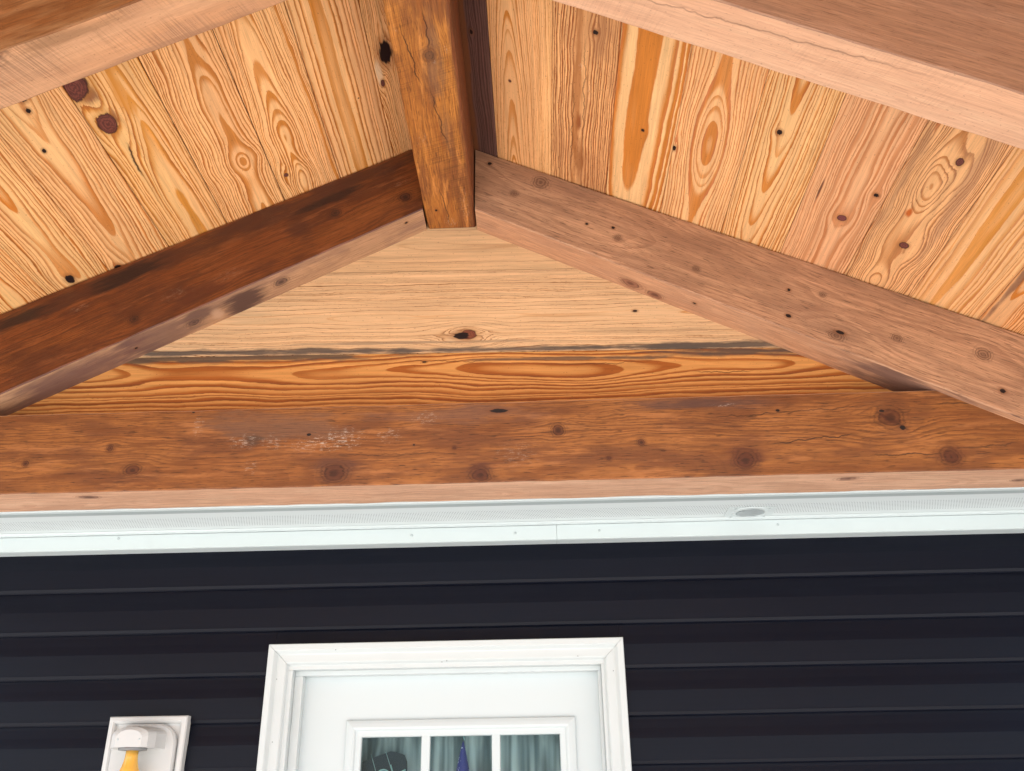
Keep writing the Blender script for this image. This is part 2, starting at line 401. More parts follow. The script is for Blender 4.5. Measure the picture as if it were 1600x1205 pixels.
# right slope
plank(1, .003, .2010, .0012, tone=1.0, early=(.17, .085, .065), early2=(.20, .085, .055), late=(.11, .045, .035), line=(.07, .03, .024), dens=140, h0=.09, k=.0, u0=-.06,
      stains=[(.125, 1.6, .016, 1.4, (.25, .085, .03), .9)], holes=[(.150, 1.73, .006, 1.6)], fibre=.22)
plank(1, .2010, .3855, .0006, u0_=.262, h0=.045, k=-.040, dens=215, hw=.006, w1=.006, w2=.0025, la=.3, off=.2,
      knots=[(.259, 1.865, .0045, 1.3, 3.0)], late=(.52, .20, .035), line=(.36, .15, .05))
plank(1, .3855, .5680, .0007, u0_=.468, h0=.05, k=.004, dens=180, hw=.012, w1=.010, early=(.70, .41, .19), early2=(.62, .33, .15), late=(.30, .095, .02), line=(.17, .055, .018), contrast=1.15,
      holes=[(.504, 1.608, .0075, 1.15)], smear=[(.468, 1.737, .010, .022, .9), (.495, 1.82, .007, .05, .5)],
      stains=[(.470, 1.94, .012, .05, (.20, .05, .015), .9), (.462, 1.80, .014, .6, (.30, .11, .03), .7), (.478, 2.08, .020, .12, (.24, .085, .025), .7), (.52, 1.62, .03, .10, (.36, .18, .085), .6)],
      cracks=[(.480, 1.6, .483, 2.1, .003, .6), (.452, 1.75, .448, 2.2, .0025, .6)], blotch=(.34, .155, .07), blotch_amt=.4, fibre=.25, speck=.6, bamp=.6)
plank(1, .5680, .7470, .0006, u0_=.640, h0=.100, k=.001, dens=66, hw=.0022, w1=.012, w2=.005, tc=.66, bumps=[(2.28, .14, .008)], la=.08, early=(.74, .49, .25), early2=(.70, .45, .22), late=(.50, .19, .034), line=(.36, .125, .035), contrast=1.25,
      holes=[(.657, 1.891, .0042, 1.2, 4.0)])
plank(1, .7470, .9370, .0006, u0_=.838, h0=.055, k=.0, dens=135, hw=.004, w1=.008, w2=.004, off=.35, bumps=[(1.86, .17, -.026)], early=(.72, .47, .24), late=(.52, .21, .05),
      holes=[(.752, 1.92, .0058, 2.0, 3.0)], line=(.36, .13, .05))
plank(1, .9370, 1.1200, .0006, u0_=1.018, h0=.035, k=.040, dens=125, hw=.006, w1=.008, w2=.004, off=.2, holes=[(1.006, 1.747, .0078, 1.2, 2.6)], early=(.72, .47, .23), early2=(.66, .40, .21), late=(.54, .22, .05))
plank(1, 1.1200, 1.3100, .0006, u0_=1.235, h0=.07, k=.004, dens=165, hw=.006, w1=.010, w2=.005, early=(.66, .39, .215), early2=(.64, .36, .21), late=(.46, .195, .08), line=(.34, .14, .06), off=.3,
      knots=[(1.235, 1.980, .0130, 1.05, 2.6)], holes=[(1.286, 1.857, .0075, 1.0, 3.0)], kcol=(.09, .03, .032), stains=[(1.152, 1.90, .003, .06, (.12, .05, .03), .9)])
plank(1, 1.3100, 1.5000, .0006, u0_=1.400, h0=.045, k=.012, dens=150, hw=.010, w1=.014, w2=.009, off=.1, early=(.66, .40, .20), line=(.22, .095, .045), late=(.42, .18, .06),
      knots=[(1.412, 2.007, .0125, 1.05, 4.6), (1.418, 1.668, .010, 1.6, 5.0)], bumps=[(1.77, .10, -.022), (2.19, .06, -.012)],
      stains=[(1.376, 1.880, .010, .020, (.42, .10, .015), .95), (1.332, 1.56, .006, .05, (.35, .09, .02), .9), (1.325, 1.8, .014, .35, (.26, .14, .08), .55), (1.46, 1.75, .02, .30, (.30, .16, .10), .45)])
plank(1, 1.5000, 1.6920, .0006, u0_=1.565, h0=.08, k=.001, dens=120, hw=.003, w1=.010, tc=.66, la=.25, early=(.68, .42, .21), late=(.56, .25, .055), line=(.36, .15, .06))
plank(1, 1.6920, 1.8780, .0008, u0_=1.72, h0=.05, k=-.015, dens=170, early=(.62, .36, .18), stains=[(1.705, 1.9, .010, .5, (.16, .075, .05), .8)])
for i in range(3):
    a = 1.878 + .1865 * i
    plank(1, a, a + .1865, .0008, u0=random.uniform(-.04, .04), h0=random.uniform(.03, .06), k=random.choice((-1, 1)) * .025, dens=random.uniform(120, 170))
DARKBACK = plain('roof_deck_material', (.08, .06, .05), .9, .2, .4, 12, (.04, .03, .03))
for side in (-1, 1):
    t0, t1 = (.0205, .045) if side > 0 else (-.045, -.0205)
    d = box('roof_deck', .002, 2.44, Y0 - .02, Y1 + .45, t0, t1, DARKBACK, roof)
    d.matrix_local = frame(side, 0.0)

# ------------------------------------------------------------------ timbers
def timber(name, stations, M, mats, jit=.0014, ch=.003, seed=0.0):
    """stations: list of 4 world corners (a,b,c,d) around the section; faces between consecutive corners.
    mats: material per face (4). Corners are chamfered, surface slightly uneven."""
    Mi = M.inverted(); bm = bmesh.new(); rows = []
    for st in stations:
        P = [Mi @ Vector(p) for p in st]; row = []
        for k in range(4):
            c_ = ch[k] if isinstance(ch, (list, tuple)) else ch
            p, pr, nx = P[k], P[k - 1], P[(k + 1) % 4]
            for q in (pr, nx):
                cc = c_ * (1 + .7 * mnoise.noise(p * 9 + Vector((seed, k * 3.1, 0))))
                w = p + (q - p).normalized() * cc
                w += Vector([jit * mnoise.noise(w * 14 + Vector((seed + 5 * a, a * 7.7, 2))) for a in range(3)])
                row.append(bm.verts.new(w))
        rows.append(row)
    for A, B in zip(rows, rows[1:]):
        for k in range(8):
            f = bm.faces.new((A[k], A[(k + 1) % 8], B[(k + 1) % 8], B[k]))
            # k even: chamfer of corner k/2 ; k odd: flat from corner to next
            f.material_index = (k // 2) if k % 2 else ((k // 2) - 1) % 4
            f.smooth = False
    bm.faces.new(rows[0]); bm.faces.new(rows[-1][::-1])
    ob = link(name, from_bm(bm, name), mats); ob.matrix_world = M
    return ob

def rafter(side, y0, y1, face, under, label, seed, xend):
    if side > 0:
        x0 = -.166; zb = lambda x: -.509 * x + 1.588 + ZC
    else:
        x0 = -.326; zb = lambda x: .5045 * x + 1.8436 + ZC
    zt = lambda x: zceil(x) - .0035
    a = math.atan(.49)
    X = Vector((side * math.cos(a), 0, -math.sin(a))); Y = Vector((0, 1, 0)) * (1 if side > 0 else 1); Z = X.cross(Y)
    M = Matrix((X, Y, Z)).transposed().to_4x4(); M.translation = Vector((x0, y0, zb(x0)))
    st = []
    n = 90
    for i in range(n + 1):
        x = x0 + (xend - x0) * i / n
        st.append(((x, y0, zt(x)), (x, y0, zb(x)), (x, y1, zb(x)), (x, y1, zt(x))))
    ob = timber('rafter', st, M, (face, under, face, under), seed=seed)
    tag(ob, label, 'rafter', 'roof rafters')
    return ob, M
def rafter_local(side, y0):
    """world (x,z rel camera) on the rafter's front face -> (u,v) of its material"""
    if side > 0: x0, z0 = -.166, -.509 * -.166 + 1.588
    else: x0, z0 = -.326, .5045 * -.326 + 1.8436
    a = math.atan(.49); c, s = math.cos(a), math.sin(a)
    sg = 1 if side > 0 else -1     # local z is up on the right, down on the left
    def f(x, z):
        dx, dz = x - x0, z - z0
        v = dx * side * c - dz * s
        up = dx * s * side + dz * c
        return (up * sg, v)
    return f
fr = rafter_local(1, 2.205); fl_ = rafter_local(-1, 2.205)
K = lambda f, L: [(*f(p[0], p[1]), *p[2:]) for p in L]

TIM = dict(u0=.1, h0=.12, k=.01, vref=0.0, hw=.03, dens=150, w1=.02, w2=.010, w3=.003, contrast=.5, fibre=.20, bump=.5, kel=1.1, speck=.3, rough=.62, ksoft=.45, kswirl=.55, tone=1.0, fleck=.55, wear=.5, streak=.4)
rr_face = wood('rafter_face_weathered', ('Z', 'X'), **{**TIM, **dict(tone=(1.06, .98, .86), early=(.54, .315, .20), early2=(.48, .27, .17), late=(.30, .155, .10), line=(.18, .09, .06),
    blotch=(.30, .165, .11), blotch_amt=.55, kcol=(.20, .10, .065), kel=1.2, ksp=3.6, kfill=.24, kswirl=.8, contrast=.5, dens=230, h0=.4, hw=.01, wear=.2, fleck=.7,
    knots=K(fr, [(.038, 1.766, .015), (-.046, 1.726, .008), (.261, 1.55, .008), (.481, 1.433, .007), (.849, 1.200, .013), (.831, 1.331, .007), (1.013, 1.185, .009), (1.236, 1.125, .013)]),
    holes=K(fr, [(-.12, 1.846, .0055), (.172, 1.604, .004), (.25, 1.587, .0045), (.725, 1.265, .006), (.739, 1.351, .005), (1.26, 1.013, .007), (.86, 1.207, .006, 2.5)]))})
rr_under = wood('rafter_underside_pink', ('Y', 'X'), **{**TIM, **dict(tone=(1.10, 1.0, .86), early=(.60, .365, .245), early2=(.56, .325, .21), late=(.44, .24, .15), line=(.34, .17, .12), fleck=.3, wear=.35, contrast=.3, u0=.05,
    blotch=(.40, .24, .18), blotch_amt=.4, kcol=(.24, .10, .075), knots=[(.075, .52, .016, 1.6), (.085, .60, .013, 1.5)], holes=[(.05, .72, .0055)], stains=[(.06, 1.35, .10, .20, (.15, .085, .08), .8)])})
rl_face = wood('rafter_face_red_stain', ('Z', 'X'), **{**TIM, **dict(tone=.82, early=(.30, .085, .018), early2=(.235, .060, .014), late=(.135, .032, .009), line=(.085, .020, .008),
    blotch=(.10, .024, .009), blotch_amt=.8, fleck=.45, wear=.42, kcol=(.06, .018, .012), ksp=2.0, rough=.42, spec=.5,
    knots=K(fl_, [(-.595, 1.675, .014), (-.38, 1.725, .013), (-1.156, 1.318, .012)]),
    smear=K(fl_, [(-.40, 1.78, .012, .05, .35), (-1.05, 1.40, .03, .08, .2), (-1.33, 1.36, .015, .05, .3), (-.9, 1.46, .03, .07, .2)]),
    stains=[(-.20, .9, .035, 1.8, (.085, .024, .013), .8)] + K(fl_, [(-1.20, 1.470, .030, .14, (.028, .008, .007), .95), (-.60, 1.735, .018, .13, (.035, .010, .008), .95), (-.70, 1.62, .06, .05, (.08, .022, .012), .7), (-1.50, 1.33, .03, .10, (.03, .01, .008), .9), (-.9, 1.64, .02, .25, (.09, .026, .014), .7), (-.98, 1.40, .03, .10, (.10, .022, .010), .7)]))})
rl_under = wood('rafter_underside_grey', ('Y', 'X'), **{**TIM, **dict(tone=(1.10, 1.0, .86), early=(.50, .32, .205), early2=(.42, .26, .17), late=(.32, .19, .13), line=(.22, .13, .09), fleck=.3, wear=.35, contrast=.3, u0=.05,
    blotch=(.24, .145, .12), blotch_amt=.7, kcol=(.10, .06, .06), knots=[(.05, .48, .014, 1.3), (.06, .76, .014, 1.4)], stains=[(.06, .60, .06, .08, (.085, .048, .046), .95), (.03, .74, .05, .06, (.14, .085, .075), .9), (.07, .69, .03, .022, (.50, .34, .25), .9), (.05, .86, .10, .14, (.17, .10, .09), .75), (.07, 1.15, .10, .25, (.15, .085, .085), .75)],
    holes=[(.06, .94, .004), (.03, .06, .005)])})
fr_face = wood('front_rafter_face_brown', ('Z', 'X'), **{**TIM, **dict(wear=.25, early=(.36, .20, .125), early2=(.32, .165, .095), late=(.26, .125, .075), line=(.20, .09, .055), contrast=.3,
    blotch=(.27, .14, .085), blotch_amt=.4, holes=[(.10, .62, .004, 3.0), (.075, .64, .005), (.095, .73, .0035), (.07, .78, .0035), (.11, .585, .007, 4.0)])})
fr_under = wood('front_rafter_underside_fresh', ('Y', 'X'), **{**TIM, **dict(tone=(1.10, 1.0, .86), early=(.66, .42, .30), early2=(.64, .38, .26), late=(.56, .32, .22), line=(.40, .22, .16), contrast=.35, u0=.3, h0=.2, dens=60, la=.6,
    blotch=(.60, .36, .25), blotch_amt=.5, kerf=.12, bamp=.35, fleck=.2, wear=.2, stains=[(.06, .155, .06, .10, (.25, .15, .115), .75), (.09, .10, .05, .06, (.30, .18, .13), .6)], kcol=(.22, .10, .08), knots=[(.02, 1.205, .008, 1.0)],
    cracks=[(.055, .28, .02, 1.1, .0035, .45)], fibre=.10)})
fll_face = wood('front_rafter_face_dark', ('Z', 'X'), **{**TIM, **dict(early=(.26, .10, .028), early2=(.20, .07, .018), late=(.14, .045, .012), blotch=(.36, .19, .085), blotch_amt=.6,
    kcol=(.05, .02, .015), knots=[(-.045, .80, .016)])})
fll_under = wood('front_rafter_underside_sawn', ('Y', 'X'), **{**TIM, **dict(tone=(1.12, .98, .82), streak=.12, early=(.56, .345, .22), early2=(.58, .32, .18), late=(.46, .25, .15), line=(.36, .19, .11), contrast=.15,
    blotch=(.42, .25, .165), blotch_amt=.5, kerf=.6, bamp=.25, fibre=.06, fleck=.15, wear=.35, kcol=(.06, .03, .025), knots=[(.0, .80, .022, 1.3)], stains=[(.004, .80, .022, .05, (.04, .02, .018), .95), (.02, .62, .02, .16, (.26, .15, .085), .7), (.118, .45, .012, .25, (.30, .17, .11), .6)])})

rafter(1, 2.205, 2.331, rr_face, rr_under, 'grey-brown weathered rafter against the gable wall, right of the ridge', 1.0, 1.95)
rafter(-1, 2.205, 2.331, rl_face, rl_under, 'dark reddish-brown stained rafter against the gable wall, left of the ridge', 2.0, -2.35)
rafter(1, 1.222, 1.345, fr_face, fr_under, 'pale pinkish front rafter crossing the upper right corner', 3.0, 1.95)
rafter(-1, 1.222, 1.345, fll_face, fll_under, 'front rafter with saw marks and dark knot crossing the upper left corner', 4.0, -2.35)

# ridge beam
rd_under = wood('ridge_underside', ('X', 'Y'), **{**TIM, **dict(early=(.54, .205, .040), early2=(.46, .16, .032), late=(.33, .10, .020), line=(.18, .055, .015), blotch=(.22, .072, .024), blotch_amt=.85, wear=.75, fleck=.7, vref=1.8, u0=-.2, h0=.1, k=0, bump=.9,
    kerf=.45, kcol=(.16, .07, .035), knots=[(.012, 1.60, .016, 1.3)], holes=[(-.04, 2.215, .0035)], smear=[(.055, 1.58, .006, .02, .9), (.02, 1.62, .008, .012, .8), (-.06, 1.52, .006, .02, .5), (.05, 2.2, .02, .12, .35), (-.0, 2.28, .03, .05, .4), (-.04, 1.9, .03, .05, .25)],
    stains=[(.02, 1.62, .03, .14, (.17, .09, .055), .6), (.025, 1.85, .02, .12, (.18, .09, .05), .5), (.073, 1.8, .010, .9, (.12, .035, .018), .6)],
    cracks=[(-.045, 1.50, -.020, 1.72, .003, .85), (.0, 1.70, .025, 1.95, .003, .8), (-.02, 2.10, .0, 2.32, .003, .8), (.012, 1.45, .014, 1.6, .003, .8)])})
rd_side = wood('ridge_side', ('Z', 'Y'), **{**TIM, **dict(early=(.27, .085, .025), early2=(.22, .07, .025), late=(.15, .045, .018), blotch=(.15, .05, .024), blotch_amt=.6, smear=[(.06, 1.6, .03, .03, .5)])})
M = Matrix.Translation((-.246, 0, 1.681 + ZC)); st = []
for i in range(101):
    y = Y0 + (2.3095 - Y0) * i / 100; zl = 1.9 + ZC
    st.append(((-.322, y, zceil(-.322) - .002), (-.170, y, zceil(-.170) - .002), (-.170, y, 1.681 + ZC), (-.322, y, 1.681 + ZC)))
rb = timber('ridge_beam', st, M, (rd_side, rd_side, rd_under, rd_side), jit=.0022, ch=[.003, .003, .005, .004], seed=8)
tag(rb, 'rough sawn amber-brown ridge beam at the peak of the porch ceiling', 'beam')

# tie beam in front of the house wall
bf = lambda L: [(z - .80, x, *r) for (x, z, *r) in L]
tb_face = wood('tie_beam_face', ('Z', 'X'), **{**TIM, **dict(tone=(.90, .90, .92), early=(.41, .150, .038), early2=(.34, .116, .029), late=(.21, .064, .016), line=(.10, .032, .011), contrast=.55, h0=.16, u0=.02, dens=150, vref=0, k=.006, hw=.02,
    blotch=(.185, .06, .02), blotch_amt=.8, fleck=.8, wear=.6, kcol=(.105, .028, .012), kel=1.05, ksp=2.6, rough=.5, spec=.4,
    knots=bf([(-1.166, .926, .009), (-1.093, .859, .013, 1.5), (-1.392, .886, .008), (-.545, .832, .020, 1.3), (-.147, .822, .017, 1.2), (.062, .944, .012), (.284, .901, .008), (.958, .955, .024, 1.2), (.555, .842, .020), (1.094, .838, .022), (.194, .859, .006), (-.22, .90, .005)]),
    holes=bf([(.984, .925, .0075, 1.2), (.938, .975, .0045, 1.6), (-.098, 1.006, .006, 4.0), (.66, .985, .004), (-.33, .912, .0035), (-.95, 1.028, .003), (-.62, .95, .004)]),
    smear=bf([(-.93, .986, .05, .022, .55), (-.80, .935, .03, .06, .9), (-.72, .93, .035, .05, .6), (-.527, .937, .045, .09, 1.0), (-.60, .92, .03, .1, .9), (-.40, .94, .03, .05, .7), (.52, 1.005, .008, .05, .8), (-.77, .86, .03, .03, .5), (-.05, .88, .05, .08, .35), (-.3, .99, .03, .06, .5)]),
    stains=bf([(-.545, .850, .05, .06, (.14, .05, .028), .7), (.555, .845, .035, .06, (.13, .035, .018), .75), (.46, 1.012, .022, .22, (.12, .055, .04), .8), (-.70, .98, .05, .22, (.20, .10, .06), .65), (-.147, .84, .04, .04, (.12, .035, .018), .7), (-.2, 1.0, .03, .22, (.19, .09, .06), .6), (1.1, .85, .03, .06, (.15, .04, .018), .6), (1.35, .95, .10, .25, (.23, .07, .018), .6), (-.775, .935, .02, .03, (.08, .045, .03), .7)]),
    cracks=[(.182, .915, .116, 1.006, .009, 1.0), (.170, .930, .135, .975, .010, .9), (.165, .45, .195, .95, .003, .7), (.085, .60, .115, .90, .003, .9), (.045, .86, .048, 1.10, .003, .8), (.19, 1.05, .20, 1.35, .004, .6), (.085, -.6, .087, -.2, .003, .5), (.06, 1.1, .075, 1.3, .004, .6)])})
tb_under = wood('tie_beam_underside', ('Y', 'X'), **{**TIM, **dict(tone=(1.15, 1.06, .98), early=(.66, .42, .29), early2=(.62, .38, .255), late=(.48, .26, .165), line=(.38, .20, .13), contrast=.4, blotch=(.50, .30, .20), blotch_amt=.5, kcol=(.22, .12, .09), kel=2.0, fleck=.25, wear=.3,
    knots=[(.04, -1.218, .009, 2.2), (.043, .83, .010, 2.2), (.09, 1.3, .008)])})
M = Matrix.Translation((0, 2.23, .80 + ZC)); st = []
for i in range(141):
    x = -2.1 + 4.05 * i / 140
    st.append(((x, 2.23, 1.0335 + ZC), (x, 2.23, .80 + ZC), (x, 2.380, .80 + ZC), (x, 2.380, 1.0335 + ZC)))
tb = timber('tie_beam', st, M, (tb_face, tb_under, tb_face, tb_under), jit=.0016, seed=12)
tag(tb, 'long brown timber beam with knots and white smears above the white soffit', 'beam')

# ------------------------------------------------------------------ gable wall planks
gable = empty('gable_wall', (0, 2.312, 1.03 + ZC)); tag(gable, 'triangular gable wall of wide horizontal pine boards below the ridge', 'wall')
GT = .0145
def gable_plank(zc, h, x0, x1, **kw):
    def fx(L): return [(p[1] - zc, p[0], *p[2:]) for p in L]
    for key in ('knots', 'holes', 'smear'):
        if key in kw: kw[key] = fx(kw[key])
    if 'stains' in kw: kw['stains'] = [(p[1] - zc, p[0], p[3], p[2], *p[4:]) for p in kw['stains']]
    if 'cracks' in kw: kw['cracks'] = [(p[1] - zc, p[0], p[3] - zc, p[2], *p[4:]) for p in kw['cracks']]
    kw.setdefault('vref', 0.0); kw.setdefault('tone', (1.22, 1.13, 1.04))
    # clipped under the roof slope
    bm = bmesh.new(); N = 40; top = []; bot = []
    xs = [x0 + (x1 - x0) * i / N for i in range(N + 1)]
    rows = []
    for x in xs:
        zt = min(zc + h / 2 - .0006, zceil(x) - ZC - .01); zb = zc - h / 2 + .0006
        if zt <= zb + .002: continue
        rows.append([bm.verts.new((x, y, z - zc)) for (y, z) in ((0, zb), (0, zt), (.019, zt), (.019, zb))])
    for A, B in zip(rows, rows[1:]):
        for k in range(4): bm.faces.new((A[k], A[(k + 1) % 4], B[(k + 1) % 4], B[k]))
    bm.faces.new(rows[0]); bm.faces.new(rows[-1][::-1])
    ob = link('plank', from_bm(bm, 'plank'), wood('gable_plank', ('Z', 'X'), **kw), gable)
    ob.location = (0, 0, zc - 1.03); ob.rotation_euler = (0, GT, 0)
    return ob
gable_plank(1.0885, .286, -2.1, 1.6, u0=.085, h0=.055, k=.004, dens=85, hw=.030, hf=1.1, w1=.020, w2=.006, la=.12, var=.6, early=(.60, .29, .09), early2=(.54, .25, .075), late=(.33, .10, .017), line=(.17, .05, .013), contrast=1.0,
    stains=[(-.95, 1.224, .6, .016, (.085, .065, .05), .9), (.75, 1.220, .5, .018, (.08, .06, .05), .9), (.1, 1.207, .35, .008, (.12, .08, .055), .8)], holes=[(-.322, 1.202, .003, 2.5)],
    cracks=[(-.4, 1.203, -.1, 1.205, .002, .8), (.12, 1.19, .35, 1.192, .002, .8), (.45, 1.155, .65, 1.157, .0025, .8)])
gable_plank(1.375, .286, -1.9, 1.4, u0=-.017, h0=.055, k=-.004, dens=215, hw=.010, hf=1.0, w1=.012, w2=.007, la=.46, tc=.35, var=.8, early=(.66, .45, .265), early2=(.63, .415, .235), late=(.46, .21, .06), line=(.17, .078, .034), contrast=1.25,
    holes=[(-.21, 1.289, .0135, 1.9, 2.6), (.308, 1.364, .0045, 1.8)], knots=[(-.19, 1.292, .017, 1.5, 2.4)], kcol=(.10, .03, .022),
    stains=[(-.9, 1.243, .8, .013, (.085, .07, .062), .92), (0.0, 1.241, .6, .010, (.10, .08, .068), .9), (.6, 1.243, .6, .015, (.085, .07, .06), .92), (.30, 1.30, .25, .01, (.36, .26, .16), .4), (-.35, 1.268, .35, .006, (.26, .19, .13), .7)])
gable_plank(1.662, .286, -1.4, .9, u0=-.05, h0=.05, k=.003, dens=190, hw=.010, w1=.010, w2=.005, la=.62, early=(.62, .415, .235), early2=(.60, .385, .215), line=(.17, .08, .035), late=(.36, .17, .06), contrast=1.1)

# ------------------------------------------------------------------ house wall with siding
YW = 2.687
SIDE = NT('dark_vinyl_siding'); o = SIDE.obj()
n = SIDE.noise2(o['X'], o['Z'], 3, 160, 1.0, 3.0)
SIDE.put(SIDE.bsdf.inputs['Base Color'], SIDE.mix(SIDE.step(n, .3, .7), (.0018, .0028, .0080), (.0025, .0035, .0094)))
SIDE.bsdf.inputs['Roughness'].default_value = .42; SIDE.bsdf.inputs['Specular IOR Level'].default_value = .18
SIDE.bump(SIDE.noise2(o['X'], o['Z'], 18, 420, 2.0, 2.0), .12, .0008)
SIDING = SIDE.m
house = empty('house_wall', (0, YW, 0)); tag(house, 'dark navy-charcoal lap siding wall of the house', 'wall')
SHEATH = plain('sheathing_material', (.02, .02, .022), .9, .2, .3, 8)
def hp(name, x0, x1, y0, y1, z0, z1):
    return box(name, x0, x1, y0 - YW, y1 - YW, z0, z1, SHEATH, house)
DX0, DX1, DTOP = -.752, .198, .435 + ZC
hp('sheathing', -3.4, DX0, 2.705, 2.83, -.16, 3.85); hp('sheathing', DX1, 3.4, 2.705, 2.83, -.16, 3.85); hp('sheathing', DX0, DX1, 2.705, 2.83, DTOP, 3.85)
EXP = .1283
def course(zb, x0, x1, out=0.0, upper=False):
    e = EXP
    P = [(.0042, .0012), (.0080, -.0020), (.012, -.0016), (.012, .004), (.017, .010), (.017, e + .010), (.0135, e + .010), (.0135, e - .001), (.0125, e - .010), (.0085, e * .74), (.0045, e * .60), (.0028, e * .53), (.0015, e * .3), (.0006, .014), (.0002, .0095)]
    if upper: P = [(.017, e * .62), (.017, e + .010), (.0135, e + .010), (.0135, e - .001), (.0125, e - .010), (.0085, e * .74), (.0050, e * .62)]
    pts = [(y - .001 - out, z) for y, z in P]
    return extrude_profile('siding_panel', [(p[0], p[1] + zb) for p in pts], x0, x1, SIDING, house, nx=24, jit=.0012)
zb = .640 + ZC; kx = 0
while zb > -.02:
    if abs(zb - (.640 + ZC)) < 1e-6:
        course(zb, -3.3, -.352, .0); course(zb, -.354, 3.3, .0014)
    elif zb < .46 + ZC and zb + EXP > .46 + ZC:
        course(zb, -3.3, -.790); course(zb, .230, 3.3)
        course(zb, -.7895, .2295, 0.0, True)
    elif zb < .46 + ZC:
        course(zb, -3.3, -.790); course(zb, .230, 3.3)
    else:
        course(zb, -3.3, 3.3)
    zb -= EXP

# ------------------------------------------------------------------ soffit
WHITE = plain('white_aluminium_trim', (.70, .775, .77), .38, .5, .25, 3.0, (.63, .71, .70))
WHITE2 = plain('white_trim_plain', (.70, .775, .77), .35, .5, .2, 6.0, (.64, .71, .70))
g = NT('perforated_soffit'); o = g.obj()
px, py = .0078, .0125
row = g.m_('FLOOR', g.mul(o['Y'], 1 / py))
fx = g.sub(g.m_('FRACT', g.add(g.mul(o['X'], 1 / px), g.mul(row, .42))), .5); fy = g.sub(g.m_('FRACT', g.mul(o['Y'], 1 / py)), .5)
d = g.m_('SQRT', g.add(g.m_('POWER', g.mul(fx, px), 2.0), g.m_('POWER', g.mul(fy, py), 2.0)))
hole = g.step(d, .0016, .0024, 1.0, 0.0)
band = g.mul(g.step(o['Y'], .1315, .1325), g.step(o['Y'], .2275, .2285, 1.0, 0.0))
hole = g.mul(hole, band)
c = g.mix(g.mul(g.step(g.noise2(o['X'], o['Y'], 2.0, 9, 1, 3.0), .4, .7), .25), (.71, .77, .765), (.66, .71, .705))
g.put(g.bsdf.inputs['Base Color'], g.mix(hole, c, (.22, .25, .26)))
g.bsdf.inputs['Roughness'].default_value = .4
g.bump(g.mul(hole, -1.0), .6, .001)
PERF = g.m
soff = empty('soffit', (0, 2.38, .813 + ZC)); tag(soff, 'white vented soffit and frieze trim between the timber beam and siding', 'soffit')
SX0, SX1 = -3.3, 3.3
zs = .813
def sof(name, pts, mat, x0=SX0, x1=SX1, nx=1):
    return extrude_profile(name, [(y - 2.38, z - zs) for y, z in pts], x0, x1, mat, soff, nx=nx)
# front receiver lip, flat shade-grey strip, panel, frieze
sof('edge_trim', [(2.3815, .799), (2.384, .7975), (2.399, .7975), (2.401, .7995), (2.401, .832), (2.3815, .832)], WHITE2)
sof('channel', [(2.4015, .8035), (2.442, .8035), (2.442, .829), (2.4015, .829)], plain('channel_shade_grey', (.44, .50, .50), .5, .4, .3, 5.0, (.40, .45, .45)))  # grey paint puts the shaded band behind the lip into the colour
sof('cove_trim', [(2.630, .8128), (2.636, .8085), (2.6492, .8070), (2.6492, .8128)], WHITE2)
p = sof('soffit_panel', [(2.4425, .8135), (2.668, .8135), (2.668, .8255), (2.4425, .8255)], PERF)
sof('frieze_board', [(2.650, .7615), (2.654, .7600), (2.700, .7600), (2.700, .8130), (2.660, .8130), (2.656, .8105), (2.6515, .806)], WHITE2, -3.3, .0565)
sof('frieze_board', [(2.6488, .7613), (2.6528, .7598), (2.700, .7598), (2.700, .8130), (2.660, .8130), (2.656, .8105), (2.6503, .806)], WHITE2, .0572, 3.3)
SCREW = plain('screw_head_material', (.52, .58, .58), .45, .5)
for xx, zz in ((-.071, .7835), (.187, .785), (-.389, .784), (-1.304, .796), (.73, .79)):
    b = lathe('nail_head', [(.0042, 0), (.0040, .0008), (.0022, .0016)], SCREW, soff, 12); b.matrix_local = Matrix.Translation((xx, 2.6498 - 2.38, zz - zs)) @ Matrix.Rotation(math.radians(90), 4, 'X')
# round louvred vent let into the soffit panel
vx, vy = .636, 2.588
bm = bmesh.new()
N = 40; ro, ri = .050, .041
va = [[bm.verts.new((r_ * math.cos(2 * math.pi * k / N), r_ * math.sin(2 * math.pi * k / N), z_)) for k in range(N)] for r_, z_ in ((.053, 0), (.052, -.0025), (.0435, -.0040), (.0415, -.0025), (.0410, .006))]
for A, B in zip(va, va[1:]):
    for k in range(N): bm.faces.new((A[k], A[(k + 1) % N], B[(k + 1) % N], B[k]))
vent = link('round_vent', from_bm(bm, 'round_vent'), WHITE2, soff); vent.location = (vx, vy - 2.38, -.0003)
VGREY = plain('vent_louvre_grey', (.60, .66, .67), .5, .4); VDARK = plain('vent_dark', (.10, .115, .12), .8, .2)
bm = bmesh.new(); bmesh.ops.create_circle(bm, cap_ends=True, radius=.0412, segments=32)
bk = link('vent_screen', from_bm(bm, 'vent_screen'), VDARK, vent); bk.location.z = -.0006
for k in range(7):
    yy = -.033 + .011 * k; hw = math.sqrt(max(.0405 ** 2 - yy ** 2, 1e-6))
    bm = bmesh.new(); add_box(bm, -hw, hw, -.0036, .0036, -.0007, .0007)
    lv = link('louvre', from_bm(bm, 'louvre'), VGREY, vent); lv.location = (0, yy, -.0030); lv.rotation_euler = (math.radians(22), 0, 0)
pl = box('vent_plate', -.072, .072, -.046, .046, -.0014, 0.0, WHITE2, soff, bevel=.0006, seg=1); pl.location = (vx, vy - 2.38, .0002)
for sx in (-1, 1):
    for sy in (-1, 1):
        s_ = lathe('screw', [(.0042, 0), (.0038, -.0015), (.002, -.0022)], SCREW, soff, 12); s_.location = (vx + sx * .050, vy - 2.38 + sy * .040, -.0013)

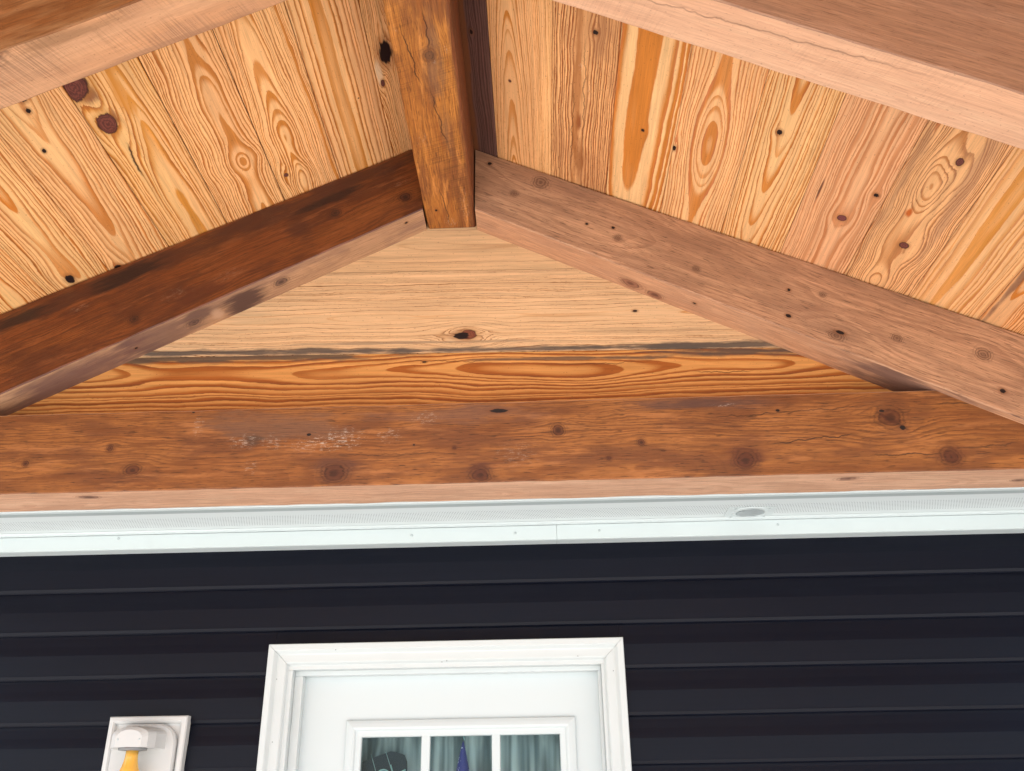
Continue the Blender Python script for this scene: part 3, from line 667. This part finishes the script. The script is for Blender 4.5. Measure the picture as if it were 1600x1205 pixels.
# ------------------------------------------------------------------ door
DOORW = plain('door_paint', (.68, .74, .745), .34, .5, .35, 2.2, (.62, .67, .68), .04)
CASE = plain('casing_white_pvc', (.68, .72, .715), .4, .5, .35, 5.0, (.60, .64, .63))
door = empty('door', (-.28, 2.70, 0)); tag(door, 'white panelled front door with a divided glass window in a white casing', 'door')
OX, OY = -.28, 2.70
def dl(x, y, z): return (x - OX, y - OY, z)
# casing: mitred brick mould, profile (distance from outer edge, y front)
prof = [(0, 2.700), (0, 2.657), (.002, 2.654), (.017, 2.654), (.0195, 2.656), (.027, 2.668), (.030, 2.6695), (.050, 2.6695), (.053, 2.6715), (.0575, 2.682), (.060, 2.700)]
xo0, xo1, zo = -.799, .238, .467 + ZC
def casing(name, A, B, inA, inB):
    """A,B outer corner points (x,z); inA,inB unit inward offsets incl. mitre"""
    bm = bmesh.new(); ra = []; rb_ = []
    for dd, y in prof:
        ra.append(bm.verts.new(dl(A[0] + inA[0] * dd, y, A[1] + inA[1] * dd)))
        rb_.append(bm.verts.new(dl(B[0] + inB[0] * dd, y, B[1] + inB[1] * dd)))
    n = len(prof)
    for k in range(n): bm.faces.new((ra[k], ra[(k + 1) % n], rb_[(k + 1) % n], rb_[k]))
    bm.faces.new(ra); bm.faces.new(rb_[::-1])
    return link(name, from_bm(bm, name), CASE, door)
gp = .0005
casing('casing', (xo0, 0.0), (xo0, zo - gp), (1, 0), (1, -1))
casing('casing', (xo0 + gp, zo), (xo1 - gp, zo), (1, -1), (-1, -1))
casing('casing', (xo1, zo - gp), (xo1, 0.0), (-1, -1), (-1, 0))
NAIL = plain('nail_dimple_grey', (.28, .30, .30), .6, .3)
for xx, zz_, yy in ((-.60, .447, 2.6535), (-.29, .409, 2.669), (-.276, .412, 2.669), (.105, .418, 2.669), (-.770, .37, 2.669), (.205, .375, 2.669), (-.765, .20, 2.669)):
    nb = lathe('nail_head', [(.0016, 0), (.0013, .0006)], NAIL, door, 10); nb.matrix_local = Matrix.Translation((xx - OX, yy - OY, zz_ + ZC)) @ Matrix.Rotation(math.radians(90), 4, 'X')
# jambs and stops
def db(name, x0, x1, y0, y1, z0, z1, mat=CASE, bevel=.0015, parent=None):
    bm = bmesh.new(); add_box(bm, x0 - OX, x1 - OX, y0 - OY, y1 - OY, z0, z1, bevel, 2)
    return link(name, from_bm(bm, name), mat, parent or door)
JT = .397 + ZC
db('jamb', -.752, -.7285, 2.683, 2.80, 0, JT); db('jamb', .172, .198, 2.683, 2.80, 0, JT)
db('head_jamb', -.752, .198, 2.6825, 2.80, JT, JT + .035)
db('door_stop', -.7283, -.704, 2.712, 2.7453, 0, JT - .0136); db('door_stop', .163, .1718, 2.712, 2.7453, 0, JT - .0136); db('door_stop', -.7283, .1718, 2.711, 2.7453, JT - .0135, JT + .0003)
# slab with a rectangular opening for the light
SY0, SY1 = 2.745, 2.788
gx0, gx1, gz1, gz0 = -.548, .068, .234 + ZC, .234 + ZC - .93
sx0, sx1, sz0, sz1 = -.7265, .1705, .012, JT - .003
bm = bmesh.new()
so = [(sx0, sz1), (sx1, sz1), (sx1, sz0), (sx0, sz0)]; si = [(gx0, gz1), (gx1, gz1), (gx1, gz0), (gx0, gz0)]
rgs = [[bm.verts.new(dl(x, y, z)) for x, z in q] for q, y in ((si, SY1), (so, SY1), (so, SY0), (si, SY0))]
for A, B in zip(rgs, rgs[1:] + rgs[:1]):
    for k in range(4): bm.faces.new((A[k], A[(k + 1) % 4], B[(k + 1) % 4], B[k]))
link('slab', from_bm(bm, 'slab'), DOORW, door)
db('lower_panel', -.56, -.27, SY0 - .004, SY0 + .01, .25, .55, DOORW, .008); db('lower_panel', -.21, .08, SY0 - .004, SY0 + .01, .25, .55, DOORW, .008)
# glazing frame, bevelled moulding around the light
fo = [(-.572, .260 + ZC), (.092, .260 + ZC), (.092, gz0 - .026), (-.572, gz0 - .026)]
fp = [(0, 2.746), (0, 2.7385), (.002, 2.736), (.010, 2.733), (.020, 2.731), (.026, 2.733), (.030, 2.738), (.034, 2.7385), (.044, 2.7390), (.0465, 2.742), (.0465, 2.765)]
sg = [(1, -1), (-1, -1), (-1, 1), (1, 1)]
bm = bmesh.new(); rings = [[bm.verts.new(dl(fo[k][0] + sg[k][0] * dd, y, fo[k][1] + sg[k][1] * dd)) for k in range(4)] for dd, y in fp]
for A, B in zip(rings, rings[1:]):
    for k in range(4): bm.faces.new((A[k], A[(k + 1) % 4], B[(k + 1) % 4], B[k]))
gf = link('glazing_frame', from_bm(bm, 'glazing_frame'), DOORW, door)
ix0, ix1, iz1, iz0 = -.5255, .0455, .2135 + ZC, gz0 + .0205
for (a, b) in ((-.353, -.327), (-.150, -.125)):
    db('muntin', a, b, 2.7395, 2.762, iz0 - .01, iz1 + .01, DOORW, .004, gf)
for zc in (iz1 - .30, iz1 - .60):
    db('muntin', ix0 - .01, ix1 + .01, 2.7402, 2.7615, zc - .0125, zc + .0125, DOORW, .004, gf)
g = NT('window_glass'); t = g.t
tr = t.nodes.new('ShaderNodeBsdfTransparent'); tr.inputs[0].default_value = (.86, .93, .93, 1)
gl = t.nodes.new('ShaderNodeBsdfGlossy'); gl.inputs['Roughness'].default_value = .02
fres = t.nodes.new('ShaderNodeFresnel'); fres.inputs[0].default_value = 1.25
mx = t.nodes.new('ShaderNodeMixShader'); t.links.new(fres.outputs[0], mx.inputs[0]); t.links.new(tr.outputs[0], mx.inputs[1]); t.links.new(gl.outputs[0], mx.inputs[2])
t.links.new(mx.outputs[0], t.nodes['Material Output'].inputs[0])
GLASS = g.m
zsplit = [iz1 + .006, iz1 - .30, iz1 - .60, iz0 - .006]
xsplit = [ix0 - .006, -.340, -.1375, ix1 + .006]
for i in range(3):
    for j in range(3):
        bm = bmesh.new(); x0, x1, z1_, z0_ = xsplit[i] + .0005, xsplit[i + 1] - .0005, zsplit[j] - .0005, zsplit[j + 1] + .0005
        add_box(bm, x0 - OX, x1 - OX, 2.7500 - OY, 2.7535 - OY, z0_, z1_)
        link('pane', from_bm(bm, 'pane'), GLASS, gf)
KNOB = plain('knob_metal', (.35, .33, .30), .3, .5, metal=1.0)
kb = lathe('handle', [(.030, 0), (.030, .006), (.012, .012), (.012, .035), (.026, .045), (.029, .058), (.022, .070)], KNOB, door, 24)
kb.matrix_local = Matrix.Translation((.105 - OX, SY0 - OY, .95)) @ Matrix.Rotation(math.radians(90), 4, 'X')

# room behind the door: dark closed box
ROOM = plain('interior_wall_material', (.12, .13, .13), .9, .2)
room = empty('room', (0, 2.9, 0)); tag(room, 'dim room behind the door glass', 'room', kind='structure')
for nm, a in (('back_wall', (-1.2, .7, 4.3, 4.34, -.02, 2.5)), ('side_wall', (-1.24, -1.2, 2.835, 4.34, -.02, 2.5)), ('side_wall', (.7, .74, 2.835, 4.34, -.02, 2.5)), ('ceiling', (-1.24, .74, 2.835, 4.34, 2.5, 2.54)), ('floor', (-1.24, .74, 2.72, 4.34, -.06, -.02))):
    box(nm, a[0], a[1], a[2] - 2.9, a[3] - 2.9, a[4], a[5], ROOM, room)

# curtain gathered on a rod behind the glass
g = NT('sheer_curtain_material'); o = g.obj()
n = g.noise2(o['X'], o['Z'], 26, 1.6, 3, 2.0, .5)
c = g.mix(g.step(n, .36, .66), (.13, .17, .19), (.62, .66, .67))  # vertical dark and pale streaks paint fold shading into the cloth
g.put(g.bsdf.inputs['Base Color'], c); g.bsdf.inputs['Roughness'].default_value = .85; g.bsdf.inputs['Specular IOR Level'].default_value = .15
CURT = g.m
def curtain(name, x0, x1, z0, z1, y, amp, freq, seed, label):
    bm = bmesh.new(); NX, NZ = 130, 26; grid = []
    for j in range(NZ + 1):
        f = j / NZ; z = z1 + (z0 - z1) * f; r_ = []
        for i in range(NX + 1):
            x = x0 + (x1 - x0) * i / NX
            a = amp * (.45 + .55 * min(1, f * 3)) * (.7 + .5 * mnoise.noise(Vector((x * 6, seed, 0))))
            yy = y + a * math.sin(x * freq + 1.6 * mnoise.noise(Vector((x * 9, f * 1.2, seed)))) + .004 * mnoise.noise(Vector((x * 50, f * 5, seed)))
            if f < .08: yy = y + .004 * math.sin(x * freq * 3.1 + seed)
            r_.append(bm.verts.new((x, yy, z)))
        grid.append(r_)
    for A, B in zip(grid, grid[1:]):
        for k in range(NX): bm.faces.new((A[k], A[k + 1], B[k + 1], B[k]))
    me = from_bm(bm, name)
    for p in me.polygons: p.use_smooth = True
    ob = link(name, me, CURT); sm = ob.modifiers.new('thickness', 'SOLIDIFY'); sm.thickness = .0015
    tag(ob, label, 'curtain'); return ob
curtain('curtain', -.60, .125, 1.14, .262 + ZC, 2.850, .026, 78, 3.3, 'grey-green gathered curtain hanging behind the door glass')

# hanging sign seen through the left pane
sign = empty('hanging_sign', (-.47, 2.79, 1.70)); tag(sign, 'dark navy sign with pale script lettering hanging in the left pane of the door window', 'sign')
NAVY = plain('sign_board_navy', (.006, .016, .035), .6, .3, .3, 6, (.010, .024, .045)); PALE = plain('sign_lettering', (.42, .66, .68), .6, .3); CORD = plain('sign_cord', (.35, .48, .50), .8, .2)
bm = bmesh.new(); outl = []
tops = [(-.538, .148), (-.515, .156), (-.492, .164), (-.470, .171), (-.448, .178), (-.430, .176), (-.408, .168), (-.400, .150)]
outl = [(x, z) for x, z in tops] + [(-.392, -.02), (-.538, -.03)]
ra = [bm.verts.new((x + .47, 0, z + ZC - 1.70)) for x, z in outl]; rb_ = [bm.verts.new((x + .47, .010, z + ZC - 1.70)) for x, z in outl]
bm.faces.new(ra); bm.faces.new(rb_[::-1])
for k in range(len(ra)): bm.faces.new((ra[k], ra[(k + 1) % len(ra)], rb_[(k + 1) % len(ra)], rb_[k]))
link('board', from_bm(bm, 'board'), NAVY, sign)
S_ = lambda L: [(x + .47, -.003, z + ZC - 1.70) for x, z in L]
tube('cord', S_([(-.505, .172), (-.487, .120)]), .0011, CORD, sign, 6)
tube('cord', S_([(-.463, .180), (-.440, .120)]), .0011, CORD, sign, 6)
arc = [(-.4665 + .021 * math.cos(a), .108 + .021 * math.sin(a)) for a in [math.radians(20 + 12 * k) for k in range(28)]]
tube('letter', S_(arc), .0022, PALE, sign, 6)
tube('letter', S_([(-.446, .142), (-.436, .110), (-.428, .080)]), .0022, PALE, sign, 6)
tube('letter', S_([(-.402, .128), (-.416, .122), (-.424, .112), (-.418, .098)]), .0022, PALE, sign, 6)

# star-spangled cone hanging in the middle pane
cone = empty('hanging_cone', (-.236, 2.785, 1.60)); tag(cone, 'dark blue star-speckled pointed cone hanging in the middle pane of the door window', 'ornament')
g = NT('star_speckled_blue'); o = g.obj()
vn = g.t.nodes.new('ShaderNodeTexVoronoi'); vn.inputs['Scale'].default_value = 75; g.put(vn.inputs['Vector'], g.xyz(o['X'], o['Y'], o['Z']))
st_ = g.step(vn.outputs['Distance'], .16, .26, 1.0, 0.0)
g.put(g.bsdf.inputs['Base Color'], g.mix(st_, (.03, .035, .26), (.6, .64, .9))); g.bsdf.inputs['Roughness'].default_value = .45
lathe('hat', [(.062, -.10), (.047, -.04), (.034, .02), (.023, .075), (.0125, .125), (.005, .158), (.0012, .172)], g.m, cone, 28, (0, 0, ZC - 1.60 + .030))
tube('cord', [(.004, .004, ZC + .205 - 1.60), (-.012, .004, ZC + .26 - 1.60)], .0016, PALE, cone, 6)

# ------------------------------------------------------------------ wall light on its mounting block
lamp = empty('wall_light', (-1.132, 2.66, .15 + ZC)); tag(lamp, 'white wall light with bare amber bulb on a block left of the door', 'light')
LW = plain('lamp_white_plastic', (.66, .66, .645), .42, .5, .2, 20, (.58, .57, .56)); LB = plain('mount_block_white', (.72, .72, .70), .5, .4, .3, 10, (.62, .61, .60))
lx0, lx1, lz1, lz0 = -1.238, -1.013, .2745 + ZC, .2745 + ZC - .30
LX, LY, LZ = -1.132, 2.66, .15 + ZC
# block: raised rim round a recessed panel
rim = [(0, 2.690), (0, 2.664), (.003, 2.660), (.013, 2.659), (.018, 2.663), (.021, 2.671), (.024, 2.672)]
cor = [(lx0, lz1), (lx1, lz1), (lx1, lz0), (lx0, lz0)]
bm = bmesh.new(); rings = [[bm.verts.new((cor[k][0] + sg[k][0] * dd - LX, y - LY, cor[k][1] + sg[k][1] * dd - LZ)) for k in range(4)] for dd, y in rim]
for A, B in zip(rings, rings[1:]):
    for k in range(4): bm.faces.new((A[k], A[(k + 1) % 4], B[(k + 1) % 4], B[k]))
bm.faces.new(rings[-1])
link('mounting_block', from_bm(bm, 'mounting_block'), LB, lamp)
# arched back plate
bm = bmesh.new(); pts = []
bx0, bx1, bz0, bz1, rad = -1.216, -1.035, .02, .253, .055
for cx_, cz_, a0 in ((bx1 - rad, bz1 - rad, 0), (bx0 + rad, bz1 - rad, 90), (bx0 + rad, bz0 + rad, 180), (bx1 - rad, bz0 + rad, 270)):
    for k in range(9):
        a = math.radians(a0 + k * 90 / 8); pts.append((cx_ + rad * math.cos(a), cz_ + rad * math.sin(a)))
def ringp(sc, y): return [bm.verts.new(((bx0 + bx1) / 2 + (x - (bx0 + bx1) / 2) * sc - LX, y - LY, (bz0 + bz1) / 2 + (z - (bz0 + bz1) / 2) * sc + ZC - LZ)) for x, z in pts]
rs = [ringp(1.0, 2.674), ringp(1.0, 2.656), ringp(.96, 2.650)]
for A, B in zip(rs, rs[1:]):
    for k in range(len(A)): bm.faces.new((A[k], A[(k + 1) % len(A)], B[(k + 1) % len(A)], B[k]))
bm.faces.new(rs[-1]); link('back_plate', from_bm(bm, 'back_plate'), LW, lamp)
# socket housing: domed block standing out from the plate
bm = bmesh.new(); hx, hz0, hz1 = -1.132, .186, .243
def hsec(y, w, top):
    L = [(-w, hz0), (w, hz0)]
    for k in range(11):
        a = math.pi * k / 10; L.append((w * math.cos(a), top - .022 + .022 * math.sin(a)))
    return [bm.verts.new((x + hx - LX, y - LY, z + ZC - LZ)) for x, z in L]
rs = [hsec(2.651, .070, hz1 + .004), hsec(2.60, .062, hz1), hsec(2.575, .050, hz1 - .004), hsec(2.566, .036, hz1 - .012)]
for A, B in zip(rs, rs[1:]):
    for k in range(len(A)): bm.faces.new((A[k], A[(k + 1) % len(A)], B[(k + 1) % len(A)], B[k]))
bm.faces.new(rs[-1]); hs = link('socket_housing', from_bm(bm, 'socket_housing'), LW, lamp)
lathe('socket_ring', [(.038, .1862 + ZC - LZ), (.037, .180 + ZC - LZ), (.018, .179 + ZC - LZ)], plain('socket_grey', (.25, .25, .25), .5, .4), lamp, 28, (0, 2.603 - LY, 0))
for sx in (-.030, .030):
    sc_ = lathe('screw', [(.0032, 0), (.0028, .0012), (.0012, .0016)], SCREW, lamp, 12); sc_.matrix_local = Matrix.Translation((sx, 2.5668 - LY + abs(sx) * .0, .206 + ZC - LZ)) @ Matrix.Rotation(math.radians(90), 4, 'X')
g = NT('amber_bulb_glass'); g.bsdf.inputs['Base Color'].default_value = (.85, .46, .08, 1); g.bsdf.inputs['Roughness'].default_value = .12
g.bsdf.inputs['Subsurface Weight'].default_value = .3; g.bsdf.inputs['Subsurface Radius'].default_value = (.02, .01, .003); g.bsdf.inputs['Coat Weight'].default_value = .4
zz = .180 + ZC - LZ
lathe('bulb', [(.0165, zz), (.017, zz - .018), (.0185, zz - .028), (.022, zz - .042), (.0275, zz - .056), (.030, zz - .072), (.028, zz - .088), (.021, zz - .101), (.010, zz - .108), (.001, zz - .110)], g.m, lamp, 32, (0, 2.603 - LY, 0))
